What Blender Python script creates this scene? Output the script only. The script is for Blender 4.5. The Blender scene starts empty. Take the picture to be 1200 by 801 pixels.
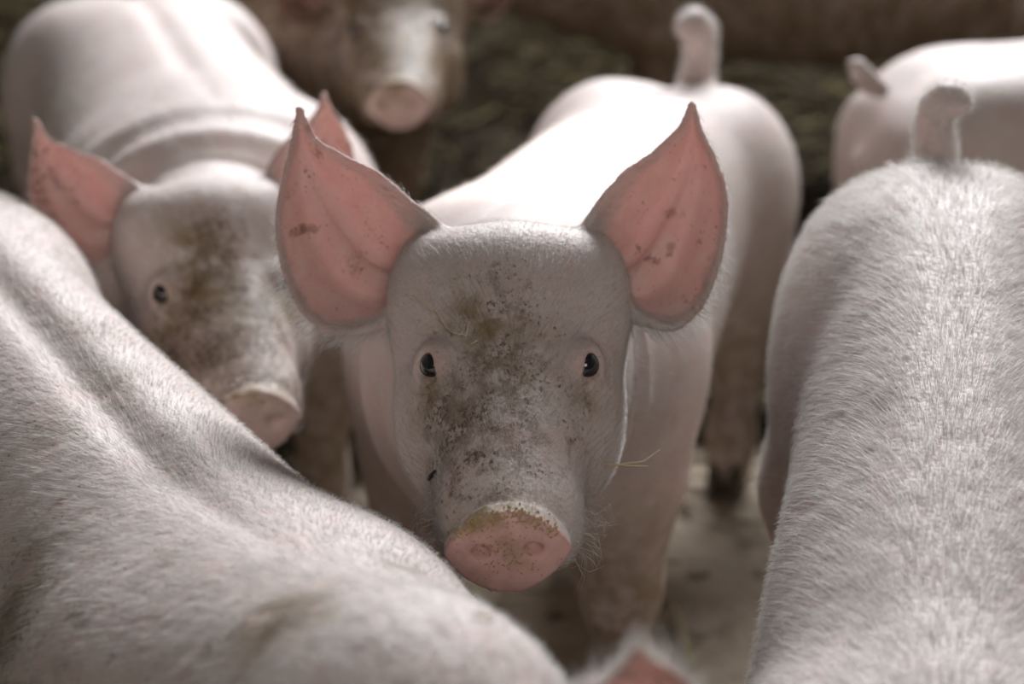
import bpy, bmesh, math
import numpy as np
from mathutils import Vector, Matrix, kdtree, bvhtree

# ------------------------------------------------------------------ camera, world, lights
SC = bpy.context.scene
COL = SC.collection
FPX = 2400.0                       # focal length in photo pixels (1200 x 801)
CAM_H, PITCH = 1.04, math.radians(22)
cam_d = bpy.data.cameras.new('camera')
cam_d.sensor_width = 36.0
cam_d.lens = FPX / 1200 * 36
cam_d.clip_start = 0.05
cam_d.dof.use_dof = True
cam_d.dof.focus_distance = 1.33
cam_d.dof.aperture_fstop = 3.8
cam = bpy.data.objects.new('camera', cam_d)
COL.objects.link(cam)
cam.location = (0, 0, CAM_H)
cam.rotation_euler = (math.pi / 2 - PITCH, 0, 0)
SC.camera = cam

world = bpy.data.worlds.new('barn_air')
SC.world = world
world.use_nodes = True
bg = world.node_tree.nodes['Background']
bg.inputs[0].default_value = (0.92, 0.95, 1.0, 1)
bg.inputs[1].default_value = 0.055


def area(name, loc, aim, sx, sy, power, col):
    d = bpy.data.lights.new(name, 'AREA')
    d.shape = 'RECTANGLE'
    d.size, d.size_y, d.energy, d.color = sx, sy, power, col
    o = bpy.data.objects.new(name, d)
    COL.objects.link(o)
    o.location = loc
    o.rotation_euler = (Vector(aim) - Vector(loc)).to_track_quat('-Z', 'Y').to_euler()
    return o


# high windows in the back wall, an added fill lamp behind the camera, and a sun shaft through a gap in the roof
area('back_windows', (1.1, 5.6, 3.3), (0.05, 1.6, 0.5), 3.0, 1.2, 540, (0.94, 0.97, 1.0))
area('front_fill', (0.5, -2.2, 2.2), (0.0, 1.5, 0.4), 1.6, 1.2, 30, (1.0, 0.94, 0.87))
sp = bpy.data.lights.new('sun_shaft', 'SPOT')
sp.energy, sp.spot_size, sp.spot_blend, sp.shadow_soft_size = 900, math.radians(6.0), 0.8, 0.03
sp.color = (1.0, 0.98, 0.95)
spo = bpy.data.objects.new('sun_shaft', sp)
COL.objects.link(spo)
spo.location = (-0.55, 3.6, 4.2)
spo.rotation_euler = (Vector((0.05, 1.80, 0.5)) - Vector(spo.location)).to_track_quat('-Z', 'Y').to_euler()

SC.view_settings.view_transform = 'Standard'
SC.view_settings.look = 'None'
SC.view_settings.gamma = 1
SC.view_settings.use_curve_mapping = False
SC.view_settings.exposure = 0.0
SC.cycles.use_denoising = True

CR = np.array([[1, 0, 0],
               [0, math.sin(PITCH), math.cos(PITCH)],
               [0, -math.cos(PITCH), math.sin(PITCH)]])     # rows: camera right, up, back
CAMP = np.array([0, 0, CAM_H])


def ray(px, py):
    d = np.array([(px - 600) / FPX, -(py - 400.5) / FPX, -1.0])
    return d @ CR


def pix(px, py, depth):
    return CAMP + ray(px, py) * depth


# ------------------------------------------------------------------ helpers
def link(o, parent=None):
    COL.objects.link(o)
    if parent is not None:
        o.parent = parent
    return o


def fast_mesh(name, V, Fc, smooth=True):
    V = np.ascontiguousarray(V, dtype=np.float32)
    Fc = np.ascontiguousarray(Fc, dtype=np.int32)
    k = Fc.shape[1]
    me = bpy.data.meshes.new(name)
    me.vertices.add(len(V)); me.vertices.foreach_set('co', V.ravel())
    me.loops.add(Fc.size); me.loops.foreach_set('vertex_index', Fc.ravel())
    me.polygons.add(len(Fc))
    me.polygons.foreach_set('loop_start', np.arange(0, Fc.size, k, dtype=np.int32))
    if smooth:
        me.polygons.foreach_set('use_smooth', np.ones(len(Fc), dtype=bool))
    me.update(calc_edges=True)
    return me


def attr(me, name, vals):
    a = me.attributes.new(name, 'FLOAT', 'POINT')
    a.data.foreach_set('value', np.ascontiguousarray(vals, dtype=np.float32))


def curve_interp(x, xp, fp):
    """smooth (cubic hermite) interpolation through the points"""
    xp = np.asarray(xp, float); fp = np.asarray(fp, float)
    m = np.gradient(fp, xp)
    x = np.clip(x, xp[0], xp[-1])
    i = np.clip(np.searchsorted(xp, x) - 1, 0, len(xp) - 2)
    h = xp[i + 1] - xp[i]
    t = (x - xp[i]) / h
    t2, t3 = t * t, t * t * t
    return ((2*t3 - 3*t2 + 1) * fp[i] + (t3 - 2*t2 + t) * h * m[i]
            + (-2*t3 + 3*t2) * fp[i + 1] + (t3 - t2) * h * m[i + 1])


def sstep(a, b, x):
    t = np.clip((x - a) / (b - a), 0, 1)
    return t * t * (3 - 2 * t)


# ------------------------------------------------------------------ implicit modelling
class Field:
    def __init__(self, xs, ys, zs):
        self.ax = [np.asarray(a, np.float32) for a in (xs, ys, zs)]
        self.F = np.full([len(a) for a in self.ax], 0.5, np.float32)

    def block(self, lo, hi):
        sl = []
        for a, l, h in zip(self.ax, lo, hi):
            i0 = max(int(np.searchsorted(a, l)) - 1, 0)
            i1 = min(int(np.searchsorted(a, h)) + 1, len(a))
            if i1 - i0 < 2:
                return None
            sl.append(slice(i0, i1))
        return tuple(sl)

    def coords(self, sl):
        return (self.ax[0][sl[0]][:, None, None], self.ax[1][sl[1]][None, :, None],
                self.ax[2][sl[2]][None, None, :])

    def add(self, sl, d, k):
        a = self.F[sl]
        h = np.clip(0.5 + 0.5 * (d - a) / k, 0, 1)
        self.F[sl] = d + (a - d) * h - k * h * (1 - h)

    def cut(self, sl, d, k):
        a = self.F[sl]
        b = -d
        h = np.clip(0.5 - 0.5 * (b - a) / k, 0, 1)
        self.F[sl] = b + (a - b) * h + k * h * (1 - h)

    def ellipsoid(self, c, r, k=0.03, rot=None, cut=False):
        c = np.asarray(c, np.float32); r = np.asarray(r, np.float32)
        e = (float(r.max()) if rot is not None else r) + k * 1.2 + 0.006
        sl = self.block(c - e, c + e)
        if sl is None:
            return
        X, Y, Z = self.coords(sl)
        X, Y, Z = X - c[0], Y - c[1], Z - c[2]
        if rot is not None:
            R = np.asarray(rot, np.float32)       # rows = local axes
            X, Y, Z = (R[0, 0]*X + R[0, 1]*Y + R[0, 2]*Z, R[1, 0]*X + R[1, 1]*Y + R[1, 2]*Z,
                       R[2, 0]*X + R[2, 1]*Y + R[2, 2]*Z)
        k0 = np.sqrt((X/r[0])**2 + (Y/r[1])**2 + (Z/r[2])**2)
        k1 = np.sqrt((X/r[0]**2)**2 + (Y/r[1]**2)**2 + (Z/r[2]**2)**2) + 1e-6
        d = k0 * (k0 - 1) / k1
        (self.cut if cut else self.add)(sl, d.astype(np.float32), k)

    def cone(self, a, b, ra, rb, k=0.03):
        a = np.asarray(a, np.float32); b = np.asarray(b, np.float32)
        e = max(ra, rb) + k * 1.2 + 0.006
        sl = self.block(np.minimum(a, b) - e, np.maximum(a, b) + e)
        if sl is None:
            return
        X, Y, Z = self.coords(sl)
        v = b - a
        L2 = float(v @ v) + 1e-9
        t = np.clip(((X - a[0]) * v[0] + (Y - a[1]) * v[1] + (Z - a[2]) * v[2]) / L2, 0, 1)
        d = np.sqrt((X - a[0] - t*v[0])**2 + (Y - a[1] - t*v[1])**2 + (Z - a[2] - t*v[2])**2)
        d = d - (ra + (rb - ra) * t)
        self.add(sl, d.astype(np.float32), k)

    def chain(self, pts, rad, k=0.02):
        for i in range(len(pts) - 1):
            self.cone(pts[i], pts[i + 1], rad[i], rad[i + 1], k)

    def surface(self):
        """surface nets on the (non-uniform) grid"""
        F = self.F
        S = F < 0
        n = [s - 1 for s in F.shape]
        cnt = np.zeros(n, np.int8)
        for dx in (0, 1):
            for dy in (0, 1):
                for dz in (0, 1):
                    cnt += S[dx:dx+n[0], dy:dy+n[1], dz:dz+n[2]]
        act = (cnt > 0) & (cnt < 8)
        ci = np.argwhere(act)
        idx = np.full(n, -1, np.int32)
        idx[act] = np.arange(len(ci), dtype=np.int32)
        acc = np.zeros((len(ci), 3)); wsum = np.zeros(len(ci))
        xs, ys, zs = self.ax
        cor = [(i, j, k) for i in (0, 1) for j in (0, 1) for k in (0, 1)]
        for p in cor:
            for axx in range(3):
                if p[axx]:
                    continue
                q = list(p); q[axx] = 1
                ia = ci + np.array(p); ib = ci + np.array(q)
                fa = F[ia[:, 0], ia[:, 1], ia[:, 2]]; fb = F[ib[:, 0], ib[:, 1], ib[:, 2]]
                m = (fa < 0) != (fb < 0)
                t = np.where(m, fa / np.where(m, fa - fb, 1), 0)
                pa = np.stack([xs[ia[:, 0]], ys[ia[:, 1]], zs[ia[:, 2]]], 1)
                pb = np.stack([xs[ib[:, 0]], ys[ib[:, 1]], zs[ib[:, 2]]], 1)
                acc += (pa + (pb - pa) * t[:, None]) * m[:, None]
                wsum += m
        V = acc / np.maximum(wsum, 1)[:, None]
        quads = []
        for axx in range(3):
            sl0 = [slice(1, -1)] * 3; sl1 = [slice(1, -1)] * 3
            sl0[axx] = slice(0, -1); sl1[axx] = slice(1, None)
            A = S[tuple(sl0)]; B = S[tuple(sl1)]
            e = np.argwhere(A != B)
            off = np.array([1, 1, 1]); off[axx] = 0
            e = e + off
            a1, a2 = [(1, 2), (2, 0), (0, 1)][axx]
            u = np.zeros(3, int); u[a1] = 1
            w = np.zeros(3, int); w[a2] = 1
            c = [e - u - w, e - w, e, e - u]
            q = np.stack([idx[k[:, 0], k[:, 1], k[:, 2]] for k in c], 1)
            ins = S[e[:, 0], e[:, 1], e[:, 2]]          # inside at the lower end: normal along +axis
            q[~ins] = q[~ins][:, ::-1]
            quads.append(q)
        Q = np.concatenate(quads)
        Q = Q[(Q >= 0).all(1)]
        return V, Q


def relax(V, Q, it=2, w=0.5):
    n = len(V)
    for _ in range(it):
        s = np.zeros((n, 3)); c = np.zeros(n)
        for i in range(4):
            a, b = Q[:, i], Q[:, (i + 1) % 4]
            for ax in range(3):
                s[:, ax] += np.bincount(a, V[b, ax], n)
            c += np.bincount(a, minlength=n)
        V = V * (1 - w) + (s / np.maximum(c, 1)[:, None]) * w
    return V


def axis_grid(lo, hi, flo, fhi, fine, coarse):
    """spacing `fine` inside [flo, fhi], growing to `coarse` outside"""
    g = [flo]
    while g[-1] < fhi:
        g.append(g[-1] + fine)
    h = fine
    while g[-1] < hi:
        h = min(coarse, h * 1.15); g.append(g[-1] + h)
    h = fine
    left = [flo]
    while left[-1] > lo:
        h = min(coarse, h * 1.15); left.append(left[-1] - h)
    return np.array(left[:0:-1] + g)


# ------------------------------------------------------------------ materials
def nodes_of(name):
    m = bpy.data.materials.new(name)
    m.use_nodes = True
    nt = m.node_tree
    return m, nt, nt.nodes['Principled BSDF'], nt.nodes['Material Output']


def N(nt, kind, **kw):
    n = nt.nodes.new(kind)
    for k, v in kw.items():
        if k.startswith('i_'):
            n.inputs[k[2:].replace('_', ' ')].default_value = v
        else:
            setattr(n, k, v)
    return n


def mixc(nt, fac, a, b):
    n = nt.nodes.new('ShaderNodeMix'); n.data_type = 'RGBA'
    for s, v in ((n.inputs[0], fac), (n.inputs[6], a), (n.inputs[7], b)):
        if isinstance(v, (tuple, float, int)):
            s.default_value = v if not isinstance(v, tuple) else (*v, 1)
        else:
            nt.links.new(v, s)
    return n.outputs[2]


def mth(nt, op, a, b=None, c=None, clamp=False):
    n = nt.nodes.new('ShaderNodeMath'); n.operation = op; n.use_clamp = clamp
    for s, v in zip(n.inputs, (a, b, c)):
        if v is None:
            continue
        if isinstance(v, (float, int)):
            s.default_value = v
        else:
            nt.links.new(v, s)
    return n.outputs[0]


def ramp01(nt, v, a, b):
    n = nt.nodes.new('ShaderNodeMapRange'); n.interpolation_type = 'SMOOTHSTEP'
    nt.links.new(v, n.inputs[0])
    n.inputs[1].default_value, n.inputs[2].default_value = a, b
    return n.outputs[0]


def make_skin():
    m, nt, p, out = nodes_of('pig_skin')
    L = nt.links
    tc = N(nt, 'ShaderNodeTexCoord').outputs['Object']

    def noise(scale, detail=3, rough=0.6):
        n = N(nt, 'ShaderNodeTexNoise', i_Scale=scale, i_Detail=detail, i_Roughness=rough)
        L.new(tc, n.inputs['Vector'])
        return n.outputs['Fac']

    def at(nm):
        return N(nt, 'ShaderNodeAttribute', attribute_name=nm).outputs['Fac']
    pink, dirt, snout, stain, thin = at('pink'), at('dirt'), at('snout'), at('stain'), at('thin')
    base = mixc(nt, ramp01(nt, noise(14), 0.35, 0.65), (0.58, 0.485, 0.455), (0.65, 0.555, 0.52))
    base = mixc(nt, mth(nt, 'MULTIPLY', ramp01(nt, noise(38), 0.48, 0.7), 0.35), base, (0.62, 0.40, 0.36))
    earc = mixc(nt, ramp01(nt, noise(60), 0.35, 0.7), (0.79, 0.52, 0.48), (0.82, 0.62, 0.57))
    base = mixc(nt, pink, base, earc)
    snc = mixc(nt, ramp01(nt, noise(70), 0.4, 0.65), (0.68, 0.42, 0.39), (0.60, 0.37, 0.33))
    base = mixc(nt, snout, base, snc)
    # yellowish-brown stain, soft patches; also carries the back pigs' painted shade
    sf = mth(nt, 'MULTIPLY', stain, ramp01(nt, noise(45, 4), 0.30, 0.62))
    base = mixc(nt, sf, base, (0.30, 0.22, 0.13))
    # dirt: blotches and fine specks; the attribute moves the threshold, raised for the back pigs' painted shade too
    d1 = mth(nt, 'ADD', noise(70, 5, 0.7), mth(nt, 'MULTIPLY', dirt, 0.27))
    f1 = mth(nt, 'MULTIPLY', ramp01(nt, d1, 0.66, 0.82), 0.55)
    base = mixc(nt, f1, base, (0.17, 0.105, 0.058))
    d2 = mth(nt, 'ADD', noise(320, 3, 0.6), mth(nt, 'MULTIPLY', dirt, 0.20))
    f2 = mth(nt, 'MULTIPLY', ramp01(nt, d2, 0.66, 0.76), mth(nt, 'MULTIPLY', ramp01(nt, noise(48, 3), 0.36, 0.62), 0.85))
    base = mixc(nt, f2, base, (0.105, 0.066, 0.038))
    L.new(base, p.inputs['Base Color'])
    p.inputs['Roughness'].default_value = 0.55
    p.inputs['Specular IOR Level'].default_value = 0.35
    p.inputs['Subsurface Weight'].default_value = 0.12
    p.inputs['Subsurface Radius'].default_value = (1.0, 0.35, 0.2)
    p.inputs['Subsurface Scale'].default_value = 0.006
    bn = mth(nt, 'ADD', mth(nt, 'MULTIPLY', noise(260, 4), 0.6), mth(nt, 'MULTIPLY', noise(60, 3), 0.8))
    b = N(nt, 'ShaderNodeBump', i_Strength=0.35, i_Distance=0.004)
    L.new(bn, b.inputs['Height'])
    L.new(b.outputs[0], p.inputs['Normal'])
    tr = N(nt, 'ShaderNodeBsdfTranslucent')
    tr.inputs[0].default_value = (0.88, 0.57, 0.52, 1)
    mx = N(nt, 'ShaderNodeMixShader')
    L.new(mth(nt, 'MULTIPLY', thin, 0.30), mx.inputs[0])
    L.new(p.outputs[0], mx.inputs[1]); L.new(tr.outputs[0], mx.inputs[2])
    L.new(mx.outputs[0], out.inputs[0])
    return m


def make_fur_mat(name, col, trans=0.5):
    m, nt, p, out = nodes_of(name)
    c = mixc(nt, N(nt, 'ShaderNodeAttribute', attribute_name='soil').outputs['Fac'], col, (0.26, 0.185, 0.10))
    nt.links.new(c, p.inputs['Base Color'])
    p.inputs['Roughness'].default_value = 0.45
    p.inputs['Specular IOR Level'].default_value = 0.4
    tr = N(nt, 'ShaderNodeBsdfTranslucent'); nt.links.new(c, tr.inputs[0])
    mx = N(nt, 'ShaderNodeMixShader'); mx.inputs[0].default_value = trans
    nt.links.new(p.outputs[0], mx.inputs[1]); nt.links.new(tr.outputs[0], mx.inputs[2])
    nt.links.new(mx.outputs[0], out.inputs[0])
    return m


def plain(name, col, rough=0.6, spec=0.5, coat=0.0):
    m, nt, p, out = nodes_of(name)
    n = N(nt, 'ShaderNodeTexNoise', i_Scale=90.0)
    c = mixc(nt, n.outputs['Fac'], tuple(c * 0.8 for c in col), tuple(min(1, c * 1.15) for c in col))
    nt.links.new(c, p.inputs['Base Color'])
    p.inputs['Roughness'].default_value = rough
    p.inputs['Specular IOR Level'].default_value = spec
    p.inputs['Coat Weight'].default_value = coat
    return m


SKIN = make_skin()
FUR = make_fur_mat('pig_bristles', (0.88, 0.855, 0.83))
EYE = plain('eye_gloss', (0.012, 0.010, 0.012), 0.12, 0.5, 0.6)
HOOF = plain('hoof_horn', (0.10, 0.075, 0.055), 0.6)
STRAW = plain('straw_stalk', (0.72, 0.62, 0.40), 0.6)
CRUMB = plain('feed_meal', (0.42, 0.30, 0.13), 0.7)
FLAKE = plain('dried_mud', (0.02, 0.016, 0.012), 0.7)

# ------------------------------------------------------------------ the ground
def make_floor():
    m, nt, p, out = nodes_of('pen_concrete')
    L = nt.links
    tc = N(nt, 'ShaderNodeTexCoord').outputs['Object']

    def noise(scale, detail=4):
        n = N(nt, 'ShaderNodeTexNoise', i_Scale=scale, i_Detail=float(detail), i_Roughness=0.65)
        L.new(tc, n.inputs['Vector'])
        return n.outputs['Fac']
    c = mixc(nt, ramp01(nt, noise(5), 0.3, 0.7), (0.22, 0.172, 0.128), (0.34, 0.28, 0.22))
    c = mixc(nt, ramp01(nt, noise(17), 0.52, 0.72), c, (0.075, 0.052, 0.034))
    c = mixc(nt, mth(nt, 'MULTIPLY', ramp01(nt, noise(90), 0.55, 0.7), 0.5), c, (0.33, 0.28, 0.21))
    L.new(c, p.inputs['Base Color'])
    p.inputs['Roughness'].default_value = 0.9; p.inputs['Specular IOR Level'].default_value = 0.08
    b = N(nt, 'ShaderNodeBump', i_Strength=0.6, i_Distance=0.01)
    L.new(noise(40, 6), b.inputs['Height']); L.new(b.outputs[0], p.inputs['Normal'])
    n = 60
    g = np.linspace(-4, 4, n)
    X, Y = np.meshgrid(g, np.linspace(-1.5, 8, n), indexing='ij')
    Z = 0.004 * np.sin(X * 5.1 + Y * 2.2) * np.sin(Y * 4.3 - X) - 0.004
    V = np.stack([X.ravel(), Y.ravel(), Z.ravel()], 1)
    i = np.arange(n * n).reshape(n, n)
    Q = np.stack([i[:-1, :-1].ravel(), i[1:, :-1].ravel(), i[1:, 1:].ravel(), i[:-1, 1:].ravel()], 1)
    me = fast_mesh('floor', V, Q)
    me.materials.append(m)
    o = link(bpy.data.objects.new('floor', me))
    o['kind'] = 'structure'
    o['label'] = 'worn brown concrete floor of the pig pen'
    return o


make_floor()


def make_walls():
    m, nt, p, out = nodes_of('limewashed_block')
    n1 = N(nt, 'ShaderNodeTexNoise', i_Scale=4.0, i_Detail=6.0)
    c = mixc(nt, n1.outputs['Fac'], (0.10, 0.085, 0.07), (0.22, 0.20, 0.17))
    nt.links.new(c, p.inputs['Base Color']); p.inputs['Roughness'].default_value = 0.9
    for name, c0, sz in (('wall_back', (0, 6.3, 1.9), (7.0, 0.2, 3.8)), ('wall_left', (-3.4, 2.3, 1.9), (0.2, 8.2, 3.8)), ('wall_right', (3.4, 2.3, 1.9), (0.2, 8.2, 3.8))):
        bm = bmesh.new()
        bmesh.ops.create_cube(bm, size=1.0, matrix=Matrix.Translation(c0) @ Matrix.Diagonal((*sz, 1)))
        bmesh.ops.bevel(bm, geom=bm.edges[:], offset=0.01, segments=1, affect='EDGES')
        me = bpy.data.meshes.new(name); bm.to_mesh(me); bm.free()
        me.materials.append(m)
        o = link(bpy.data.objects.new(name, me)); o['kind'] = 'structure'


make_walls()


def straw_mesh(name, rng, n, place, lmin, lmax, wid, tilt):
    """n bent flat-sided stalks, each a 3-sided tube of two lengths"""
    P = place(n)
    yaw = rng.uniform(0, 2*np.pi, n); tl = rng.normal(0, tilt, n)
    Ln = rng.uniform(lmin, lmax, n)
    D = np.stack([np.cos(yaw)*np.cos(tl), np.sin(yaw)*np.cos(tl), np.sin(tl)], 1)
    S = np.stack([-np.sin(yaw), np.cos(yaw), np.zeros(n)], 1)
    U = np.cross(D, S)
    bend = rng.normal(0, 0.12, n)[:, None] * S * Ln[:, None]
    cs = [P - D * Ln[:, None]/2, P + bend, P + D * Ln[:, None]/2]
    V = []
    w = (wid * rng.uniform(0.6, 1.3, n))[:, None]
    for c in cs:
        for a in (0.0, 2.09, 4.19):
            V.append(c + (S * math.cos(a) + U * math.sin(a)) * w)
    V = np.stack(V, 1)
    V[..., 2] = np.maximum(V[..., 2], 0.0015)
    base = (np.arange(n) * 9)[:, None, None]
    f = np.array([[r*3 + i, r*3 + (i+1) % 3, r*3 + 3 + (i+1) % 3, r*3 + 3 + i] for r in (0, 1) for i in range(3)])
    Fc = (f[None] + base).reshape(-1, 4)
    return fast_mesh(name, V.reshape(-1, 3), Fc)


def make_straw():
    m, nt, p, out = nodes_of('trampled_straw')
    L = nt.links
    geo = N(nt, 'ShaderNodeNewGeometry')
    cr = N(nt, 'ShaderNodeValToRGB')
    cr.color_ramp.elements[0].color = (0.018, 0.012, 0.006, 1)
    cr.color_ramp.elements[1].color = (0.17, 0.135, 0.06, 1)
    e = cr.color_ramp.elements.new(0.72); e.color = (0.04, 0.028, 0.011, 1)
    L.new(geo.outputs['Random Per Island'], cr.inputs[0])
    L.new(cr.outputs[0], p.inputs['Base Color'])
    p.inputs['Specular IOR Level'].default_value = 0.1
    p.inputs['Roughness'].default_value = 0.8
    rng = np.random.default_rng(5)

    def bed(n):
        y = 2.22 + 3.4 * rng.random(n) ** 1.3
        x = rng.uniform(-1, 1, n) * (0.75 + 0.36 * y)
        y = y + 0.05 * np.sin(x * 9)
        z = 0.004 + 0.03 * rng.random(n) + 0.035 * np.clip(np.sin(x*7+y*3)*np.sin(y*6-x*4), 0, 1)
        return np.stack([x, y, z], 1)
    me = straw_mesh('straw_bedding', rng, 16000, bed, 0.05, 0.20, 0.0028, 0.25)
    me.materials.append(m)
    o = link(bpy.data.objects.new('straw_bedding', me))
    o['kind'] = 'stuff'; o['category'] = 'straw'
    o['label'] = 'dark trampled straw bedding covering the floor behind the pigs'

    def loose(n):
        return np.stack([rng.uniform(-1.0, 1.0, n), rng.uniform(0.7, 2.3, n), rng.uniform(0.003, 0.008, n)], 1)
    me = straw_mesh('loose_straw', rng, 420, loose, 0.03, 0.14, 0.0022, 0.03)
    me.materials.append(plain('dry_straw', (0.33, 0.26, 0.15), 0.7, 0.1))
    o = link(bpy.data.objects.new('loose_straw', me))
    o['kind'] = 'stuff'; o['category'] = 'straw'
    o['label'] = 'loose straw bits scattered on the bare floor between the pigs'

    # dark muck under the straw
    m2, nt2, p2, out2 = nodes_of('wet_muck')
    nz = N(nt2, 'ShaderNodeTexNoise', i_Scale=9.0, i_Detail=6.0)
    c = mixc(nt2, nz.outputs['Fac'], (0.010, 0.006, 0.004), (0.035, 0.024, 0.012))
    nt2.links.new(c, p2.inputs['Base Color']); p2.inputs['Roughness'].default_value = 0.9; p2.inputs['Specular IOR Level'].default_value = 0.08
    nx, ny = 70, 60
    X, Y = np.meshgrid(np.linspace(-3.2, 3.2, nx), np.linspace(0, 1, ny), indexing='ij')
    edge = 2.24 + 0.05 * np.sin(X * 9) + 0.03 * np.sin(X * 23)
    Y = edge + Y * 3.7
    Z = 0.012 * (1 - np.exp(-(Y - edge) / 0.05)) + 0.012 * np.sin(X * 6 + Y * 3) * np.sin(Y * 7) * (1 - np.exp(-(Y - edge) / 0.2)) + 0.001
    i = np.arange(nx * ny).reshape(nx, ny)
    Q = np.stack([i[:-1, :-1].ravel(), i[1:, :-1].ravel(), i[1:, 1:].ravel(), i[:-1, 1:].ravel()], 1)
    me = fast_mesh('muck', np.stack([X.ravel(), Y.ravel(), Z.ravel()], 1), Q)
    me.materials.append(m2)
    o = link(bpy.data.objects.new('muck', me))
    o['kind'] = 'stuff'; o['category'] = 'muck'
    o['label'] = 'dark wet muck under the straw at the back of the pen'


make_straw()

# ------------------------------------------------------------------ pig anatomy
# head frame: origin between the eyes, x to the pig's left, y up the face, z out of the face
A_AX = np.array([0, -0.72, 0.694])      # eyes -> snout
A_N = np.array([0, 0.694, 0.72])        # out of the forehead
HS = [-0.135, -0.11, -0.08, -0.04, 0.0, 0.035, 0.07, 0.10, 0.125, 0.142, 0.150]
HW = [0.045, 0.060, 0.068, 0.0705, 0.0690, 0.0625, 0.053, 0.045, 0.039, 0.034, 0.030]
HT = [0.005, 0.024, 0.033, 0.033, 0.030, 0.026, 0.024, 0.0215, 0.020, 0.019, 0.016]
HB = [-0.080, -0.105, -0.118, -0.122, -0.118, -0.105, -0.088, -0.070, -0.055, -0.042, -0.030]
EYE_P = np.array([0.0500, 0.0, 0.010])

# ear outlines, in photo pixels around the point between the eyes
EAR_R = dict(up=[(532, 300), (515, 270), (480, 240), (442, 207), (400, 186), (368, 165), (350, 129)],
             lo=[(492, 352), (464, 370), (430, 386), (398, 389), (364, 372), (342, 336), (329, 292), (327, 248), (334, 208), (343, 170), (350, 129)])
EAR_L = dict(up=[(672, 300), (687, 268), (707, 236), (735, 205), (772, 178), (798, 152), (812, 124)],
             lo=[(715, 350), (738, 366), (758, 378), (786, 383), (812, 366), (835, 322), (848, 268), (846, 215), (834, 182), (822, 156), (812, 124)])


def resample(pts, n):
    pts = np.asarray(pts, float)
    d = np.r_[0, np.cumsum(np.linalg.norm(np.diff(pts, axis=0), axis=1))]
    t = np.linspace(0, d[-1], n)
    out = np.stack([curve_interp(t, d, pts[:, i]) for i in (0, 1)], 1)
    return out


def ear_sheet(spec, na=56, nb=36):
    up, lo = resample(spec['up'], na), resample(spec['lo'], na)
    a = np.linspace(0, 1, na)[:, None]
    b = np.linspace(-1, 1, nb)[None, :]
    w = (b + 1) / 2
    P = up[:, None, :] * (1 - w[..., None]) + lo[:, None, :] * w[..., None]
    sc = (1.38 + 0.055) / FPX
    X = (P[..., 0] - 597) * sc
    Y = -(P[..., 1] - 428) * sc
    scoop = 0.030 * (1 - a) ** 1.1 * np.where(b > 0, 0.8, 1.0) + 0.007 * (1 - a ** 4)
    Z = -0.050 - 0.012 * a - scoop * (1 - np.abs(b) ** 2.2)
    Z = Z + 0.010 * np.exp(-((b + 0.85) / 0.3) ** 2) * (1 - a)               # rolled upper rim
    Z = Z + 0.0036 * np.sin(b * 9 + 2.2 * a) * (1 - a) * (1 - np.abs(b) ** 4)   # ridges in the hollow
    Z = Z + 0.008 * sstep(0.25, 0.0, a) * sstep(-0.2, 1, b)                  # the lower root comes forward
    pts = np.stack([X, Y, Z], -1)
    du = np.gradient(pts, axis=0); dv = np.gradient(pts, axis=1)
    nn = np.cross(du, dv); nn /= np.linalg.norm(nn, axis=-1, keepdims=True) + 1e-12
    nn *= np.sign(nn[..., 2:3])
    A = np.broadcast_to(a, X.shape); B = np.broadcast_to(b, X.shape)
    return pts.reshape(-1, 3), nn.reshape(-1, 3), A.ravel(), B.ravel()


EARS = [ear_sheet(EAR_R), ear_sheet(EAR_L)]

BX = np.array([-.41, -.395, -.35, -.27, -.18, -.08, .04, .16, .26, .34, .42])
BW = np.array([.020, .060, .108, .128, .117, .117, .126, .131, .132, .112, .070])
BT = np.array([.400, .435, .475, .497, .507, .510, .508, .505, .500, .485, .450])
BB = np.array([.360, .330, .290, .260, .230, .205, .200, .205, .220, .265, .310])


def head_frame(yaw=0.0, pitch=0.0, roll=0.0):
    """rows: head x, y, z in the world; zero = looking up the camera's line of sight"""
    R = Matrix.Rotation(math.radians(yaw), 3, 'Z') @ Matrix([list(r) for r in CR]).transposed() \
        @ Matrix.Rotation(math.radians(pitch), 3, 'X') @ Matrix.Rotation(math.radians(roll), 3, 'Z')
    return np.array(R.transposed())


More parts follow.
